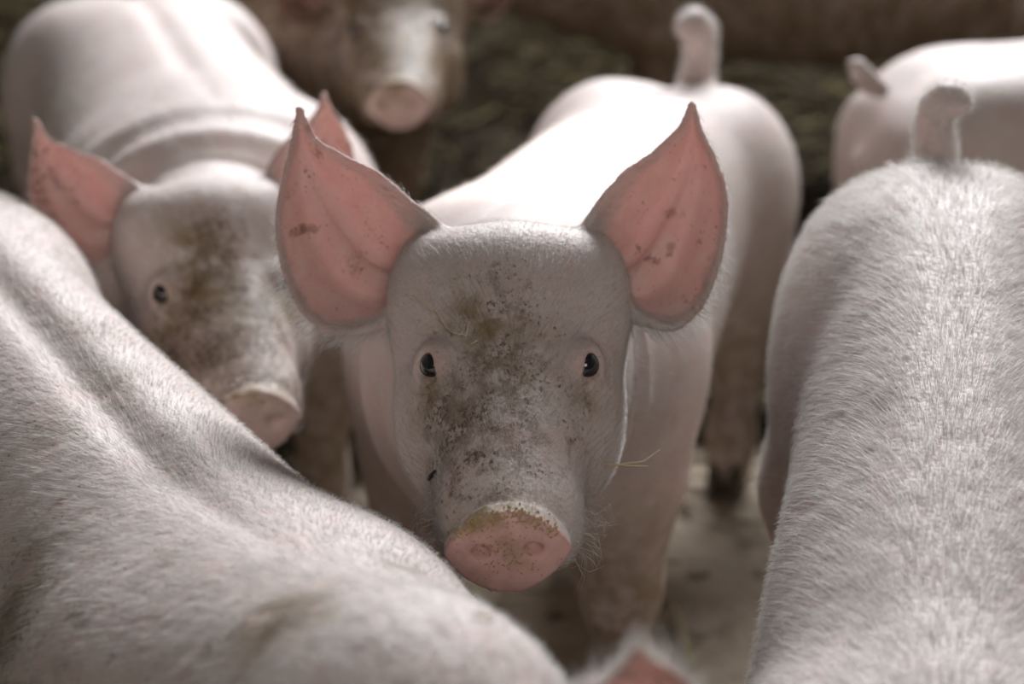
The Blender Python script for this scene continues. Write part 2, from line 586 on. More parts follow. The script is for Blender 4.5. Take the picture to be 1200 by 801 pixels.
def build_pig(loc, yaw, label, eye_pos=None, hframe=None, hscale=1.0, wid=1.0, hgt=1.0, lng=1.0,
              bend=0.0, fine=0.003, coarse=0.008, tail=None, tail_r=(0.013, 0.009), neck_r=0.118, neck_r2=0.074,
              ears=True, furrow=0.004, head_fine=True, dirty=0.3, folds=False, legs=True, slope=0.0, fw=0.0, ear_k=1.0, face_dirt=1.0, shade_grime=0.0, snout_k=1.0):
    root = bpy.data.objects.new('pig', None)
    root.empty_display_size = 0.1
    link(root)
    root.location = (loc[0], loc[1], 0)
    root.rotation_euler = (0, 0, math.radians(yaw))
    root['label'] = label
    root['category'] = 'pig'
    cy, sy = math.cos(math.radians(yaw)), math.sin(math.radians(yaw))
    W2L = np.array([[cy, sy, 0], [-sy, cy, 0], [0, 0, 1]])          # world -> pig (rows)

    def tol(p):
        return W2L @ (np.asarray(p, float) - np.array([loc[0], loc[1], 0]))
    eye = tol(eye_pos)
    HR = hframe @ W2L.T                    # rows: head axes in pig coordinates

    def h2l(q):
        return eye + (np.asarray(q, float) * hscale) @ HR

    # --- grid
    hp = [h2l(q) for q in ([-.165, .19, -.12], [.165, .19, -.12], [-.165, -.15, .14], [.165, -.15, .14],
                           [-.165, -.15, -.12], [.165, -.15, -.12], [-.165, .19, .14], [.165, .19, .14])]
    hlo, hhi = np.min(hp, 0), np.max(hp, 0)
    L = 0.43 * lng
    pad = 0.03
    xs = axis_grid(-L - 0.10, max(L, hhi[0]) + pad, hlo[0], hhi[0], fine, coarse)
    ym = 0.17 * wid + abs(bend) + pad
    ys = axis_grid(min(-ym, hlo[1]) - pad, max(ym, hhi[1]) + pad, hlo[1], hhi[1], fine, coarse)
    zt = 0.55 * hgt * (1 + 0.4 * abs(slope))
    if tail is not None:
        zt = max(zt, max(t[2] for t in tail) + 0.04)
    zs = axis_grid(-0.03, max(zt, hhi[2]) + pad, max(hlo[2], 0.05), hhi[2], fine, coarse)
    f = Field(xs, ys, zs)

    # --- trunk from its profiles
    lo = (-L - 0.02, -ym, 0.1 * hgt); hi = (L + 0.02, ym, 0.56 * hgt * (1 + 0.4 * abs(slope)))
    sl = f.block(lo, hi)
    X, Y, Z = f.coords(sl)
    x1 = f.ax[0][sl[0]]
    xb = np.clip(x1 / lng, BX[0], BX[-1])
    W = curve_interp(xb, BX, BW) * wid * (1 + fw * xb)
    kz = hgt * (1 + slope * xb)
    T = curve_interp(xb, BX, BT) * kz
    B = curve_interp(xb, BX, BB) * kz
    cb = bend * (xb / 0.4) ** 2
    ex = np.maximum(np.abs(x1 / lng - xb), 0)
    W, T, B, cb, ex = [v[:, None, None].astype(np.float32) for v in (W, T, B, cb, ex)]
    zc, hh = (T * 0.52 + B * 0.48), (T - B) / 2
    hh = np.where(Z > zc, T - zc, zc - B)
    yy = np.abs(Y - cb) / W
    zz = np.abs(Z - zc) / hh
    g = (yy ** 2.15 + zz ** 2.15) ** (1 / 2.15) - 1 + ex * 40
    g = g + furrow / 0.12 * np.exp(-((Y - cb) / 0.016) ** 2) * (Z > zc)
    gx, gy, gz = np.gradient(g, f.ax[0][sl[0]], f.ax[1][sl[1]], f.ax[2][sl[2]])
    d = g / np.maximum(np.sqrt(gx*gx + gy*gy + gz*gz), 2.0)
    f.add(sl, np.clip(d, -0.2, 0.2).astype(np.float32), 0.01)

    def bp(x, y, z):                        # body point with the scales applied
        return np.array([x * lng, y * wid * (1 + fw * np.clip(x, -.41, .42)) + bend * (np.clip(x, -.41, .42) / 0.4) ** 2, z * hgt * (1 + slope * np.clip(x, -.41, .42) * min(1, z / 0.25))])
    for s in (-1, 1):
        f.ellipsoid(bp(-.285, .068*s, .345), (.112*lng, .070*wid, .135*hgt), 0.05)
        f.ellipsoid(bp(.27, .080*s, .345), (.085*lng, .056*wid, .125*hgt), 0.05)
        if legs:
            st = 0.02 * s
            f.chain([bp(-.27, .085*s, .27), bp(-.335 + st, .085*s, .155), bp(-.31 + st, .085*s, .06), bp(-.30 + st, .085*s, .022)],
                    [.060, .030, .023, .026], 0.03)
            f.chain([bp(.275, .085*s, .25), bp(.285 - st, .085*s, .15), bp(.275 - st, .085*s, .06), bp(.285 - st, .085*s, .022)],
                    [.056, .033, .024, .026], 0.03)
    # --- neck
    back = h2l([0, 0.020, -0.085])
    sh = bp(.25, 0, .365)
    f.cone(sh, back, neck_r * wid, neck_r2 * hscale, 0.07)
    f.cone(bp(.27, 0, .30), h2l([0, -0.045, -0.07]), 0.095 * wid, 0.060 * hscale, 0.06)
    if folds:                               # skin folds behind the ears
        for i, t in enumerate((0.30, 0.55)):
            c = sh + (back - sh) * t + np.array([0, 0, 0.01])
            R = np.stack([(back - sh) / np.linalg.norm(back - sh), np.array([0, 1, 0]), np.array([0, 0, 1])])
            f.ellipsoid(c, (0.032, (0.128 - 0.018 * i) * wid, 0.122 - 0.015 * i), 0.04)

    # --- tail
    if tail is not None:
        n = len(tail)
        rr = np.linspace(tail_r[0], tail_r[1], n)
        f.chain(tail, rr, 0.018)

    # --- head
    pad3 = 0.03 * np.ones(3)
    cp = np.array([h2l(q) for q in ([-.09, .15, -.14], [.09, .15, -.14], [-.09, -.16, .15], [.09, -.16, .15],
                                    [-.09, -.16, -.14], [.09, -.16, -.14], [-.09, .15, .15], [.09, .15, .15])])
    sl = f.block(cp.min(0) - pad3, cp.max(0) + pad3)
    X, Y, Z = f.coords(sl)
    X, Y, Z = (X - np.float32(eye[0])) / hscale, (Y - np.float32(eye[1])) / hscale, (Z - np.float32(eye[2])) / hscale
    R = HR.astype(np.float32)
    hx = R[0, 0]*X + R[0, 1]*Y + R[0, 2]*Z
    hy = R[1, 0]*X + R[1, 1]*Y + R[1, 2]*Z
    hz = R[2, 0]*X + R[2, 1]*Y + R[2, 2]*Z
    s_ = hy * A_AX[1] + hz * A_AX[2]
    n_ = hy * A_N[1] + hz * A_N[2]
    tab = np.linspace(HS[0], HS[-1], 400)
    sc_ = np.clip(s_, HS[0], HS[-1])
    it = ((sc_ - HS[0]) / (HS[-1] - HS[0]) * 399).astype(np.int32)
    Wt, Tt, Bt = [curve_interp(tab, HS, v).astype(np.float32)[it] for v in (HW, HT, HB)]
    nc = Tt * 0.45 + Bt * 0.55
    hh = np.where(n_ > nc, Tt - nc, nc - Bt)
    yy = np.abs(hx) / Wt; zz = np.abs(n_ - nc) / hh
    g = (yy ** 2.3 + zz ** 2.3) ** (1 / 2.3) - 1
    d = g * np.minimum(Wt, hh) * 0.9
    ex = np.abs(s_ - sc_)
    d = np.where(ex > 0, np.sqrt(np.maximum(d, 0) ** 2 + ex ** 2), d)
    f.add(sl, (d * hscale).astype(np.float32), 0.02)

    def HE(c, r, k, cut=False, ax=None):    # ellipsoid in head space; ax = rows of its own axes
        A = np.eye(3) if ax is None else np.asarray(ax)
        f.ellipsoid(h2l(c), np.asarray(r) * hscale, k * hscale, rot=A @ HR, cut=cut)
    FACE = np.stack([np.array([1, 0, 0]), A_AX, A_N])
    for s in (-1, 1):
        HE([0.046*s, -0.040, -0.030], (0.026, 0.045, 0.040), 0.03)          # cheek
        HE([0.030*s, -0.100, 0.062], (0.013, 0.024, 0.026), 0.02)           # lip over the tusk
        HE([0.060*s, 0.052, -0.048], (0.019, 0.036, 0.024), 0.035)          # ear root
    HE([0, 0.043, -0.033], (0.066, 0.046, 0.028), 0.035)                    # broad forehead
    # snout: a rimmed disc that leans a little up from the axis, tilted sideways
    dn = np.array([0.03, -0.54, 0.84]); dn /= np.linalg.norm(dn)
    dx = np.array([1, 0.06, 0]); dx -= dn * (dx @ dn); dx /= np.linalg.norm(dx)
    dy = np.cross(dn, dx)
    D = np.stack([dx, dy, dn])
    dc = np.array([-0.001, -0.1150, 0.108])
    cpx = h2l(dc)
    e = 0.062 * hscale
    sl = f.block(cpx - e, cpx + e)
    X, Y, Z = f.coords(sl)
    R = (D @ HR).astype(np.float32)
    X, Y, Z = [(v - np.float32(c)) / hscale for v, c in zip((X, Y, Z), cpx)]
    u = R[0, 0]*X + R[0, 1]*Y + R[0, 2]*Z
    v = R[1, 0]*X + R[1, 1]*Y + R[1, 2]*Z
    w = R[2, 0]*X + R[2, 1]*Y + R[2, 2]*Z
    # outline: pointed to the sides, flat below, peaked above
    rad = np.sqrt((u / 0.0375) ** 2 + (np.where(v > 0, v / 0.0290, v / 0.0305)) ** 2)
    dia = np.abs(u) / 0.0385 + np.abs(v) / 0.0400
    rr = np.maximum(rad, 0.55 * rad + 0.45 * dia)
    d2 = np.maximum((rr - 1) * 0.030, np.abs(w + 0.006) - 0.0075 + 0.003 * np.clip(rad, 0, 1) ** 4)
    d2 = d2 - 0.002 + 0.0022 * np.exp(-(rad / 0.6) ** 2)
    f.add(sl, (d2 * hscale).astype(np.float32), 0.005 * hscale)
    for s in (-1, 1):                       # nostrils
        HE(dc + dx * 0.0165 * s + dy * 0.002 + dn * 0.003, (0.0062, 0.0050, 0.012), 0.003, True, ax=D)
    # eyes: lids, then an opening
    EA = []
    for s in (-1, 1):
        zax = np.array([0.62*s, 0.10, 0.78]); zax /= np.linalg.norm(zax)
        yax = np.array([0.28*s, 1.0, 0.0]); yax -= zax * (yax @ zax); yax /= np.linalg.norm(yax)
        xax = np.cross(yax, zax)
        E = np.stack([xax, yax, zax])
        c = EYE_P * [s, 1, 1]
        EA.append((c, E, s))
        HE(c + zax * 0.000, (0.0145, 0.0165, 0.0120), 0.008, ax=E)
        HE(c + zax * 0.012, (0.0060, 0.0085, 0.0150), 0.004, True, ax=E)
        HE(c + zax * 0.012 - yax * 0.0085 - xax * 0.004 * s, (0.0030, 0.0065, 0.0075), 0.003, True, ax=E)
    # --- ears
    ear_kd = []
    if ears:
        for (pts, nn, A, Bv), es in zip(EARS, (-1, 1)):
            root_p = np.array([0.062 * es, 0.07, -0.06])
            pts = root_p + (pts - root_p) * ear_k
            kd = kdtree.KDTree(len(pts))
            wp = eye + (pts * hscale) @ HR
            for i, p in enumerate(wp):
                kd.insert(p, i)
            kd.balance()
            ear_kd.append((kd, wp, nn @ HR, A, Bv))
            th = (0.0019 + 0.0032 * (1 - A) ** 3) * hscale
            e = 0.014 * hscale
            sl = f.block(wp.min(0) - e, wp.max(0) + e)
            X, Y, Z = np.broadcast_arrays(*f.coords(sl))
            pp = np.stack([X.ravel(), Y.ravel(), Z.ravel()], 1)
            d = np.full(len(pp), 0.05, np.float32)
            # coarse cull: only evaluate near the sheet
            h = 0.02 * hscale
            keys = set(map(tuple, np.floor(wp / h).astype(int)))
            near = set()
            for kx, ky, kz in keys:
                for ii in (-1, 0, 1):
                    for jj in (-1, 0, 1):
                        for kk in (-1, 0, 1):
                            near.add((kx+ii, ky+jj, kz+kk))
            kq = np.floor(pp / h).astype(np.int64)
            code = (kq[:, 0] + 2000) * 16000000 + (kq[:, 1] + 2000) * 4000 + kq[:, 2] + 2000
            nc_ = np.array([(a + 2000) * 16000000 + (b + 2000) * 4000 + c + 2000 for a, b, c in near])
            sel = np.nonzero(np.isin(code, nc_))[0]
            find = kd.find
            res = np.array([(lambda r: (r[1], r[2]))(find(p)) for p in pp[sel].tolist()])
            ii = res[:, 0].astype(int)
            # distance to the local tangent plane where the foot is inside the sheet
            dv = pp[sel] - wp[ii]
            nrm = (nn @ HR)[ii]
            hgtv = np.abs((dv * nrm).sum(1))
            tang = np.sqrt(np.maximum(res[:, 1] ** 2 - hgtv ** 2, 0))
            dd = np.where(tang < 0.0035 * hscale, hgtv, res[:, 1])
            d[sel] = dd - th[ii]
            f.add(sl, d.reshape(X.shape), 0.006 * hscale)

    V, Q = f.surface()
    V = relax(V, Q, 2, 0.5)
    # keep the largest connected piece implicitly; build the mesh
    me = fast_mesh('pig_body', V, Q)
    me.materials.append(SKIN)
    V = V.astype(float)
    hl = ((V - eye) / hscale) @ HR.T         # head coordinates of every vertex
    # --- colour masks
    n = len(V)
    pinkm = np.zeros(n); ea = np.zeros(n); eb = np.zeros(n); earside = np.zeros(n)
    if ears:
        vn = np.empty(n * 3, np.float32); me.vertex_normals.foreach_get('vector', vn)
        vn = vn.reshape(-1, 3)
        cand = np.nonzero((np.abs(hl[:, 0]) > 0.03) & (hl[:, 1] > 0.0) & (hl[:, 2] < 0.02) & (hl[:, 2] > -0.16))[0]
        for i in cand:
            for kd, wp, nn, A, Bv in ear_kd:
                _, j, dist = kd.find(V[i])
                if dist < 0.011 * hscale:
                    side = float(vn[i] @ nn[j])
                    off = float((V[i] - wp[j]) @ nn[j])
                    earside[i] = 1 if (0.3 * side + off * 400) > 0 else -1
                    ea[i], eb[i] = A[j], Bv[j]
                    if earside[i] > 0:
                        edge = sstep(1.001, 0.985, abs(Bv[j])) * sstep(1.0, 0.95, A[j])
                        rim = sstep(-1.0 + 0.26 * (1 - A[j]) ** 1.5, -0.95 + 0.34 * (1 - A[j]) ** 1.5, Bv[j])
                        pinkm[i] = edge * rim * sstep(0.02, 0.12, A[j])
    ds = (hl - dc) @ D.T
    rad = np.sqrt((ds[:, 0] / 0.0375) ** 2 + (ds[:, 1] / 0.030) ** 2)
    snoutm = np.maximum(sstep(-0.007, -0.003, ds[:, 2]) * sstep(1.35, 1.15, rad), 1.0 * ((rad < 0.7) & (ds[:, 2] > -0.025)))

    def blob(c, r):
        q = (hl - np.asarray(c)) / np.asarray(r)
        return np.exp(-(q ** 2).sum(1))
    face = 0.75 * blob([-.005, -.01, .03], [.050, .055, .06]) + 0.6 * blob([0, -.06, .05], [.05, .035, .06]) + 0.7 * blob([-.03, -.06, .03], [.03, .04, .06]) \
        + 0.6 * blob([0, -.09, .10], [.03, .016, .03]) + 0.40 * blob([0.0, .055, .0], [.022, .03, .05])
    stain = 0.75 * blob([0, 0.005, .03], [.036, .034, .04]) + 0.8 * blob([-.052, -.03, .01], [.016, .022, .03]) \
        + 0.75 * blob([.050, -.026, .012], [.012, .014, .03]) + 0.5 * blob([-.03, .04, .0], [.02, .03, .05]) \
        + 0.7 * blob([0, -.09, .10], [.035, .012, .03]) \
        + 0.8 * sstep(0.03, -0.005, np.abs(ds[:, 0] + .008) - .012) * sstep(-.016, -.010, ds[:, 2]) * sstep(-.001, -.005, ds[:, 2]) * (ds[:, 1] > .008) * (ds[:, 1] < .05)
    stain = np.clip(stain * face_dirt + (face_dirt - 1) * 0.8 * blob([0, -.04, .03], [.07, .10, .08]), 0, 1)
    lids = sum(np.exp(-((np.linalg.norm(hl - EYE_P * [s, 1, 1] - [0, 0, .005], axis=1) / 0.013) ** 4)) for s in (-1, 1))
    snoutm = np.maximum(snoutm, 0.6 * lids)
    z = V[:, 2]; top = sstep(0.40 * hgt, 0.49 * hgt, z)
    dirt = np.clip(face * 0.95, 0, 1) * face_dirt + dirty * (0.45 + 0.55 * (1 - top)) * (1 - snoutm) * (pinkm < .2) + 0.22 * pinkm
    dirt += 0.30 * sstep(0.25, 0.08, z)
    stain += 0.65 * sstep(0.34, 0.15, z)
    stain += shade_grime  # darkens the back pigs: shade put into the skin colour, along with mud
    dirt += shade_grime * 0.9 * (1 - 0.7 * snoutm)
    stain -= 0.5 * shade_grime * snoutm
    snoutm *= snout_k
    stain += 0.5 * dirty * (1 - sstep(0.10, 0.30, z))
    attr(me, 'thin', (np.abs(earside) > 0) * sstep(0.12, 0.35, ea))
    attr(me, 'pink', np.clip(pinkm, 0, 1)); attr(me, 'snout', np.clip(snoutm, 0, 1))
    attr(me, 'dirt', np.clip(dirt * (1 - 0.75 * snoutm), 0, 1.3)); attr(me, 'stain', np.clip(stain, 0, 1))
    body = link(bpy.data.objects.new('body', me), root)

    # --- eyeballs
    for c, E, s in EA:
        bm = bmesh.new()
        bmesh.ops.create_uvsphere(bm, u_segments=20, v_segments=14, radius=0.0105 * hscale)
        m2 = bpy.data.meshes.new('eye')
        bm.to_mesh(m2); bm.free()
        for p_ in m2.polygons:
            p_.use_smooth = True
        m2.materials.append(EYE)
        o = link(bpy.data.objects.new('eye', m2), root)
        o.location = h2l(c + E[2] * 0.0000)
    # --- hooves: two claws to a foot
    if legs:
        for s in (-1, 1):
            for x, st in ((-.30, .02*s), (.285, -.02*s)):
                p_ = bp(x + st, .085*s, 0)
                o = link(bpy.data.objects.new('hoof', HOOF_ME), root)
                o.location = (p_[0] + 0.008, p_[1], 0.0)
    tailm = np.zeros(n)
    if tail is not None:
        tp = np.asarray(tail[1:])
        tq = np.concatenate([tp[:-1] + (tp[1:] - tp[:-1]) * f_ for f_ in np.linspace(0, 1, 6)])
        near = np.nonzero(V[:, 0] < tp[:, 0].max() + 0.05)[0]
        dmin = np.min(np.linalg.norm(V[near][:, None] - tq[None], axis=2), axis=1)
        tailm[near] = sstep(0.024, 0.017, dmin)
    info = dict(tailm=tailm, root=root, body=body, V=V, Q=Q, hl=hl, ea=ea, eb=eb, earside=earside, snout=snoutm, pink=pinkm,
                HR=HR, eye=eye, tol=tol, hs=hscale, W2L=W2L, loc=loc, hgt=hgt, bend=bend, dirt=dirt)
    return info


def hoof_mesh():
    bm = bmesh.new()
    for s in (-1, 1):
        r = bmesh.ops.create_cube(bm, size=1.0)
        for v in r['verts']:
            x, y, z = v.co
            t = z + 0.5
            v.co = Vector((x * (0.052 - 0.012*t) + 0.004 - 0.010*t + (0.008 if x > 0 and z < 0 else 0),
                           s * 0.0125 + y * (0.022 - 0.004*t) * (0.6 if x > 0 else 1.0), t * 0.034))
        bmesh.ops.bevel(bm, geom=list({e for v in r['verts'] for e in v.link_edges}), offset=0.004, segments=2, affect='EDGES')
    me = bpy.data.meshes.new('hoof')
    bm.to_mesh(me); bm.free()
    me.materials.append(HOOF)
    return me


HOOF_ME = hoof_mesh()


# ------------------------------------------------------------------ fur
def make_fur(pg, n, weight, length, direction, lift, rad, seed, name='fur', mat=None, jitter=0.10):
    """bristles as thin three-sided spikes, rooted on the body surface"""
    rng = np.random.default_rng(seed)
    V, Q = pg['V'], pg['Q']
    tri = np.concatenate([Q[:, [0, 1, 2]], Q[:, [0, 2, 3]]])
    e1, e2 = V[tri[:, 1]] - V[tri[:, 0]], V[tri[:, 2]] - V[tri[:, 0]]
    cr = np.cross(e1, e2)
    ar = np.linalg.norm(cr, axis=1)
    w = ar * weight[tri].mean(1)
    if w.sum() <= 0:
        return
    cw = np.cumsum(w); cw /= cw[-1]
    ti = np.searchsorted(cw, rng.random(n))
    ti = np.clip(ti, 0, len(tri) - 1)
    r1, r2 = np.sqrt(rng.random(n)), rng.random(n)
    ba = np.stack([1 - r1, r1 * (1 - r2), r1 * r2], 1)
    vn = np.empty(len(V) * 3, np.float32); pg['body'].data.vertex_normals.foreach_get('vector', vn)
    vn = vn.reshape(-1, 3)
    T3 = tri[ti]
    P = (V[T3] * ba[..., None]).sum(1)
    Nn = (vn[T3] * ba[..., None]).sum(1); Nn /= np.linalg.norm(Nn, axis=1, keepdims=True) + 1e-9
    D = direction(P, Nn, T3[:, 0])
    # wander: slow waves over the coat plus a little per-hair scatter
    k = 55.0
    wob = np.stack([np.sin(P[:, 0]*k + 3*np.sin(P[:, 1]*38)), np.sin(P[:, 1]*k*1.1 + 2*np.sin(P[:, 2]*41)), np.sin(P[:, 2]*k*0.9 + P[:, 0]*29)], 1)
    D = D + 0.07 * wob + rng.normal(0, jitter, D.shape)
    D = D - Nn * (D * Nn).sum(1, keepdims=True)
    D /= np.linalg.norm(D, axis=1, keepdims=True) + 1e-9
    Ln = (length(P, T3[:, 0]) if callable(length) else np.full(n, length)) * rng.uniform(0.55, 1.2, n)
    al = (lift(P, T3[:, 0]) if callable(lift) else np.full(n, lift)) * rng.uniform(0.6, 1.5, n)
    Bn = np.cross(Nn, D)
    p1 = P + (D * np.cos(al)[:, None] + Nn * np.sin(al)[:, None]) * (Ln * 0.5)[:, None]
    al2 = al * rng.uniform(-0.2, 0.7, n)
    sw = rng.normal(0, 0.15, n)
    p2 = p1 + (D * np.cos(al2)[:, None] + Nn * np.sin(al2)[:, None] + Bn * sw[:, None]) * (Ln * 0.5)[:, None]
    P0 = P - Nn * 0.0006
    Rr = rad * rng.uniform(0.7, 1.25, n)
    up = np.cross(D, Bn)
    VV = np.empty((n, 7, 3), np.float32)
    for c, (ctr, q) in enumerate(((P0, 1.0), (p1, 0.75))):
        for i, a in enumerate((0.5, 2.594, 4.689)):
            VV[:, c*3 + i] = ctr + (Bn * math.cos(a) + up * math.sin(a)) * (Rr * q)[:, None]
    VV[:, 6] = p2
    fidx = []
    for i in range(3):
        j = (i + 1) % 3
        fidx += [[i, j, 3 + j], [i, 3 + j, 3 + i], [3 + i, 3 + j, 6]]
    Fc = (np.array(fidx)[None] + (np.arange(n) * 7)[:, None, None]).reshape(-1, 3)
    me = fast_mesh(name, VV.reshape(-1, 3), Fc)
    me.materials.append(mat or FUR)
    bd = pg['body'].data
    sv = np.empty(len(V), np.float32); dv = np.empty(len(V), np.float32)
    bd.attributes['stain'].data.foreach_get('value', sv); bd.attributes['dirt'].data.foreach_get('value', dv)
    soil = np.clip(0.6 * sv + 0.4 * np.maximum(dv - 0.3, 0), 0, 1)[T3[:, 0]] * rng.uniform(0.5, 1.15, n)
    attr(me, 'soil', np.repeat(soil, 7))
    o = link(bpy.data.objects.new(name, me), pg['root'])
    o['kind'] = 'stuff'
    return o


def coat_dir(pg):
    """body: towards the tail and away from the spine; head: up the face from the snout"""
    HR = pg['HR']; fwd = np.array([1.0, 0, 0])

    def fn(P, Nn, vi):
        bend = pg['bend'] * (np.clip(P[:, 0], -.41, .42) / 0.4) ** 2
        side = P[:, 1] - bend
        out = np.tanh(side / 0.085)
        D = np.stack([-np.ones(len(P)), 1.0 * out, -0.7 * np.abs(out)], 1)
        hl = pg['hl'][vi]
        hw = sstep(-0.115, -0.05, hl[:, 2] + 0.35 * np.maximum(hl[:, 1], 0) - 0.0)[:, None] * (np.linalg.norm(hl, axis=1) < 0.24)[:, None]
        hd = np.stack([np.tanh(hl[:, 0] / 0.03) * 0.7, np.full(len(P), 0.75), np.full(len(P), -0.6)], 1) @ HR
        return D * (1 - hw) + hd * hw
    return fn


# ------------------------------------------------------------------ the pigs
def local_tail(pts, tolf):
    return [tolf(p) for p in pts]


def tolf(loc, yaw):
    cy, sy = math.cos(math.radians(yaw)), math.sin(math.radians(yaw))
    M = np.array([[cy, sy, 0], [-sy, cy, 0], [0, 0, 1]])
    return lambda p: M @ (np.asarray(p, float) - np.array([loc[0], loc[1], 0]))


PIGS = {}

# 1. the pig looking at the camera
loc, yaw = (0.085, 1.90), -106.4
t = tolf(loc, yaw)
tail = [t(pix(x, y, d)) for x, y, d in ((814, 118, 2.27), (816, 92, 2.28), (820, 62, 2.27), (822, 38, 2.25), (813, 26, 2.23), (803, 33, 2.22))]
PIGS['hero'] = build_pig(loc, yaw, 'pale pink pig facing the camera with pricked pink ears and a dirt-speckled face',
                         eye_pos=pix(597, 428, 1.38), hframe=head_frame(), fine=0.0019, coarse=0.008, tail=tail,
                         hgt=0.965, slope=0.12, wid=1.06, tail_r=(0.016, 0.011), dirty=0.18)

# 2. left foreground, back towards us
loc, yaw = (-0.316, 1.326), -58.0
PIGS['left'] = build_pig(loc, yaw, 'dirty pale pig in the left foreground, its back crossing the lower left corner',
                         eye_pos=(-0.040, 0.82, 0.386), hframe=head_frame(12, 58, 14), fine=0.0045, coarse=0.007, hgt=0.985, lng=1.15,
                         slope=-0.2, fw=0.12, furrow=0.010, neck_r=0.128, neck_r2=0.094, dirty=0.72)

# 3. right foreground, back towards us
loc, yaw = (0.281, 1.196), -100.4
t = tolf(loc, yaw)
tail = [t(pix(x, y, d)) for x, y, d in ((1100, 215, 1.64), (1097, 185, 1.66), (1093, 150, 1.65), (1098, 124, 1.63), (1114, 113, 1.61), (1130, 122, 1.60))]
PIGS['right'] = build_pig(loc, yaw, 'white bristly pig in the right foreground with a short curled tail',
                          eye_pos=(0.14, 0.52, 0.26), hframe=head_frame(-15, 30), fine=0.006, coarse=0.007, hgt=1.02, lng=1.0,
                          wid=0.875, slope=-0.5, fw=0.0, tail=tail, tail_r=(0.0125, 0.0085), dirty=0.15)

# 4. left, behind
loc, yaw = (-0.385, 2.26), -72.5
PIGS['behind'] = build_pig(loc, yaw, 'white pig with a lowered head and brown face, behind the left foreground pig',
                           eye_pos=pix(260, 338, 1.75), hframe=head_frame(17, 0), fine=0.0034, coarse=0.009, wid=1.22,
                           hgt=0.975, neck_r=0.105, folds=True, dirty=0.2, ear_k=0.86, face_dirt=1.5, snout_k=0.3)

# 5. far, head on, in the shade; mud and painted shade darken its skin
loc, yaw = (-0.33, 3.05), -72
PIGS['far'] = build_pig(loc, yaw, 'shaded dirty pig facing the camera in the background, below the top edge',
                        eye_pos=pix(468, 38, 2.50), hframe=head_frame(3, -6), fine=0.0045, coarse=0.010, dirty=0.7, face_dirt=1.7, shade_grime=0.9, snout_k=0.5)

# 6. far right, tail to the left
loc, yaw = (0.80, 2.36), 14
t = tolf(loc, yaw)
tail = [t(pix(x, y, d)) for x, y, d in ((1034, 104, 2.25), (1020, 98, 2.23), (1008, 86, 2.21), (1000, 70, 2.2))]
PIGS['farright'] = build_pig(loc, yaw, 'grey-lit pig at the right edge with a small tail pointing left',
                             eye_pos=(1.36, 2.45, 0.42), hframe=head_frame(100, 0), fine=0.010, coarse=0.010, tail=tail,
                             hgt=0.96, slope=0.1, tail_r=(0.012, 0.009), dirty=0.2)

# 7, 8. dim pigs along the top edge, barn shade painted into their skin
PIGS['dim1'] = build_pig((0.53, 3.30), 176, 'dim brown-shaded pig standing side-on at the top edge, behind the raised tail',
                         eye_pos=(-0.03, 3.32, 0.40), hframe=head_frame(-85, 0), fine=0.010, coarse=0.012, dirty=0.9, shade_grime=0.8)
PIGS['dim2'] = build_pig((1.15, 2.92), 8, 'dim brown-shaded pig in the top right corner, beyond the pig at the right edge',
                         eye_pos=(1.71, 2.99, 0.40), hframe=head_frame(95, 0), fine=0.010, coarse=0.012, dirty=0.9, shade_grime=0.8)

# ------------------------------------------------------------------ marks on the skin
BVH = {}


def hit(key, px, py, lift=0.0):
    """world point where the pixel's line of sight meets that pig"""
    pg = PIGS[key]
    if key not in BVH:
        W = pg['V'] @ pg['W2L'] + np.array([pg['loc'][0], pg['loc'][1], 0])
        BVH[key] = bvhtree.BVHTree.FromPolygons(W.tolist(), pg['Q'].tolist())
    d = Vector(ray(px, py)).normalized()
    p, n, i, _ = BVH[key].ray_cast(Vector(CAMP), d)
    if p is None:
        return None
    if n.dot(d) > 0:
        n = -n
    return p + n * lift


def mark(key, name, spots):
    """add soft-edged patches (pixel, radius in metres, strength) to a skin mask"""
    pg = PIGS[key]
    a = pg['body'].data.attributes[name]
    v = np.empty(len(pg['V']), np.float32); a.data.foreach_get('value', v)
    W = pg['V'] @ pg['W2L'] + np.array([pg['loc'][0], pg['loc'][1], 0])
    for px, py, r, st in spots:
        p = hit(key, px, py)
        if p is None:
            continue
        v += st * np.exp(-(((W - np.array(p)) / r) ** 2).sum(1)).astype(np.float32)
    a.data.foreach_set('value', np.clip(v, 0, 1.6))


mark('left', 'stain', [(300, 735, .018, .8), (340, 715, .02, .9), (375, 720, .012, .8), (310, 765, .018, .7), (45, 640, .018, .6), (40, 690, .02, .5),
                       (60, 500, .02, .35), (110, 385, .02, .5), (150, 440, .022, .4), (15, 235, .03, .6), (8, 730, .03, .6), (190, 560, .02, .3), (480, 665, .02, .3)])
mark('left', 'dirt', [(330, 740, .02, .5), (88, 722, .008, .9), (243, 760, .008, .9), (68, 523, .003, 1.2), (95, 455, .008, .5), (15, 235, .03, .7),
                      (8, 740, .03, .7), (190, 660, .012, .4), (110, 385, .02, .4), (480, 670, .025, .5), (420, 630, .03, .3)])
mark('right', 'stain', [(1030, 470, .012, .6), (1050, 475, .012, .4), (1120, 330, .02, .25), (1040, 715, .01, .3)])
mark('right', 'dirt', [(1110, 300, .04, .35), (1080, 402, .003, .8), (1030, 700, .004, .6), (1060, 700, .004, .6)])
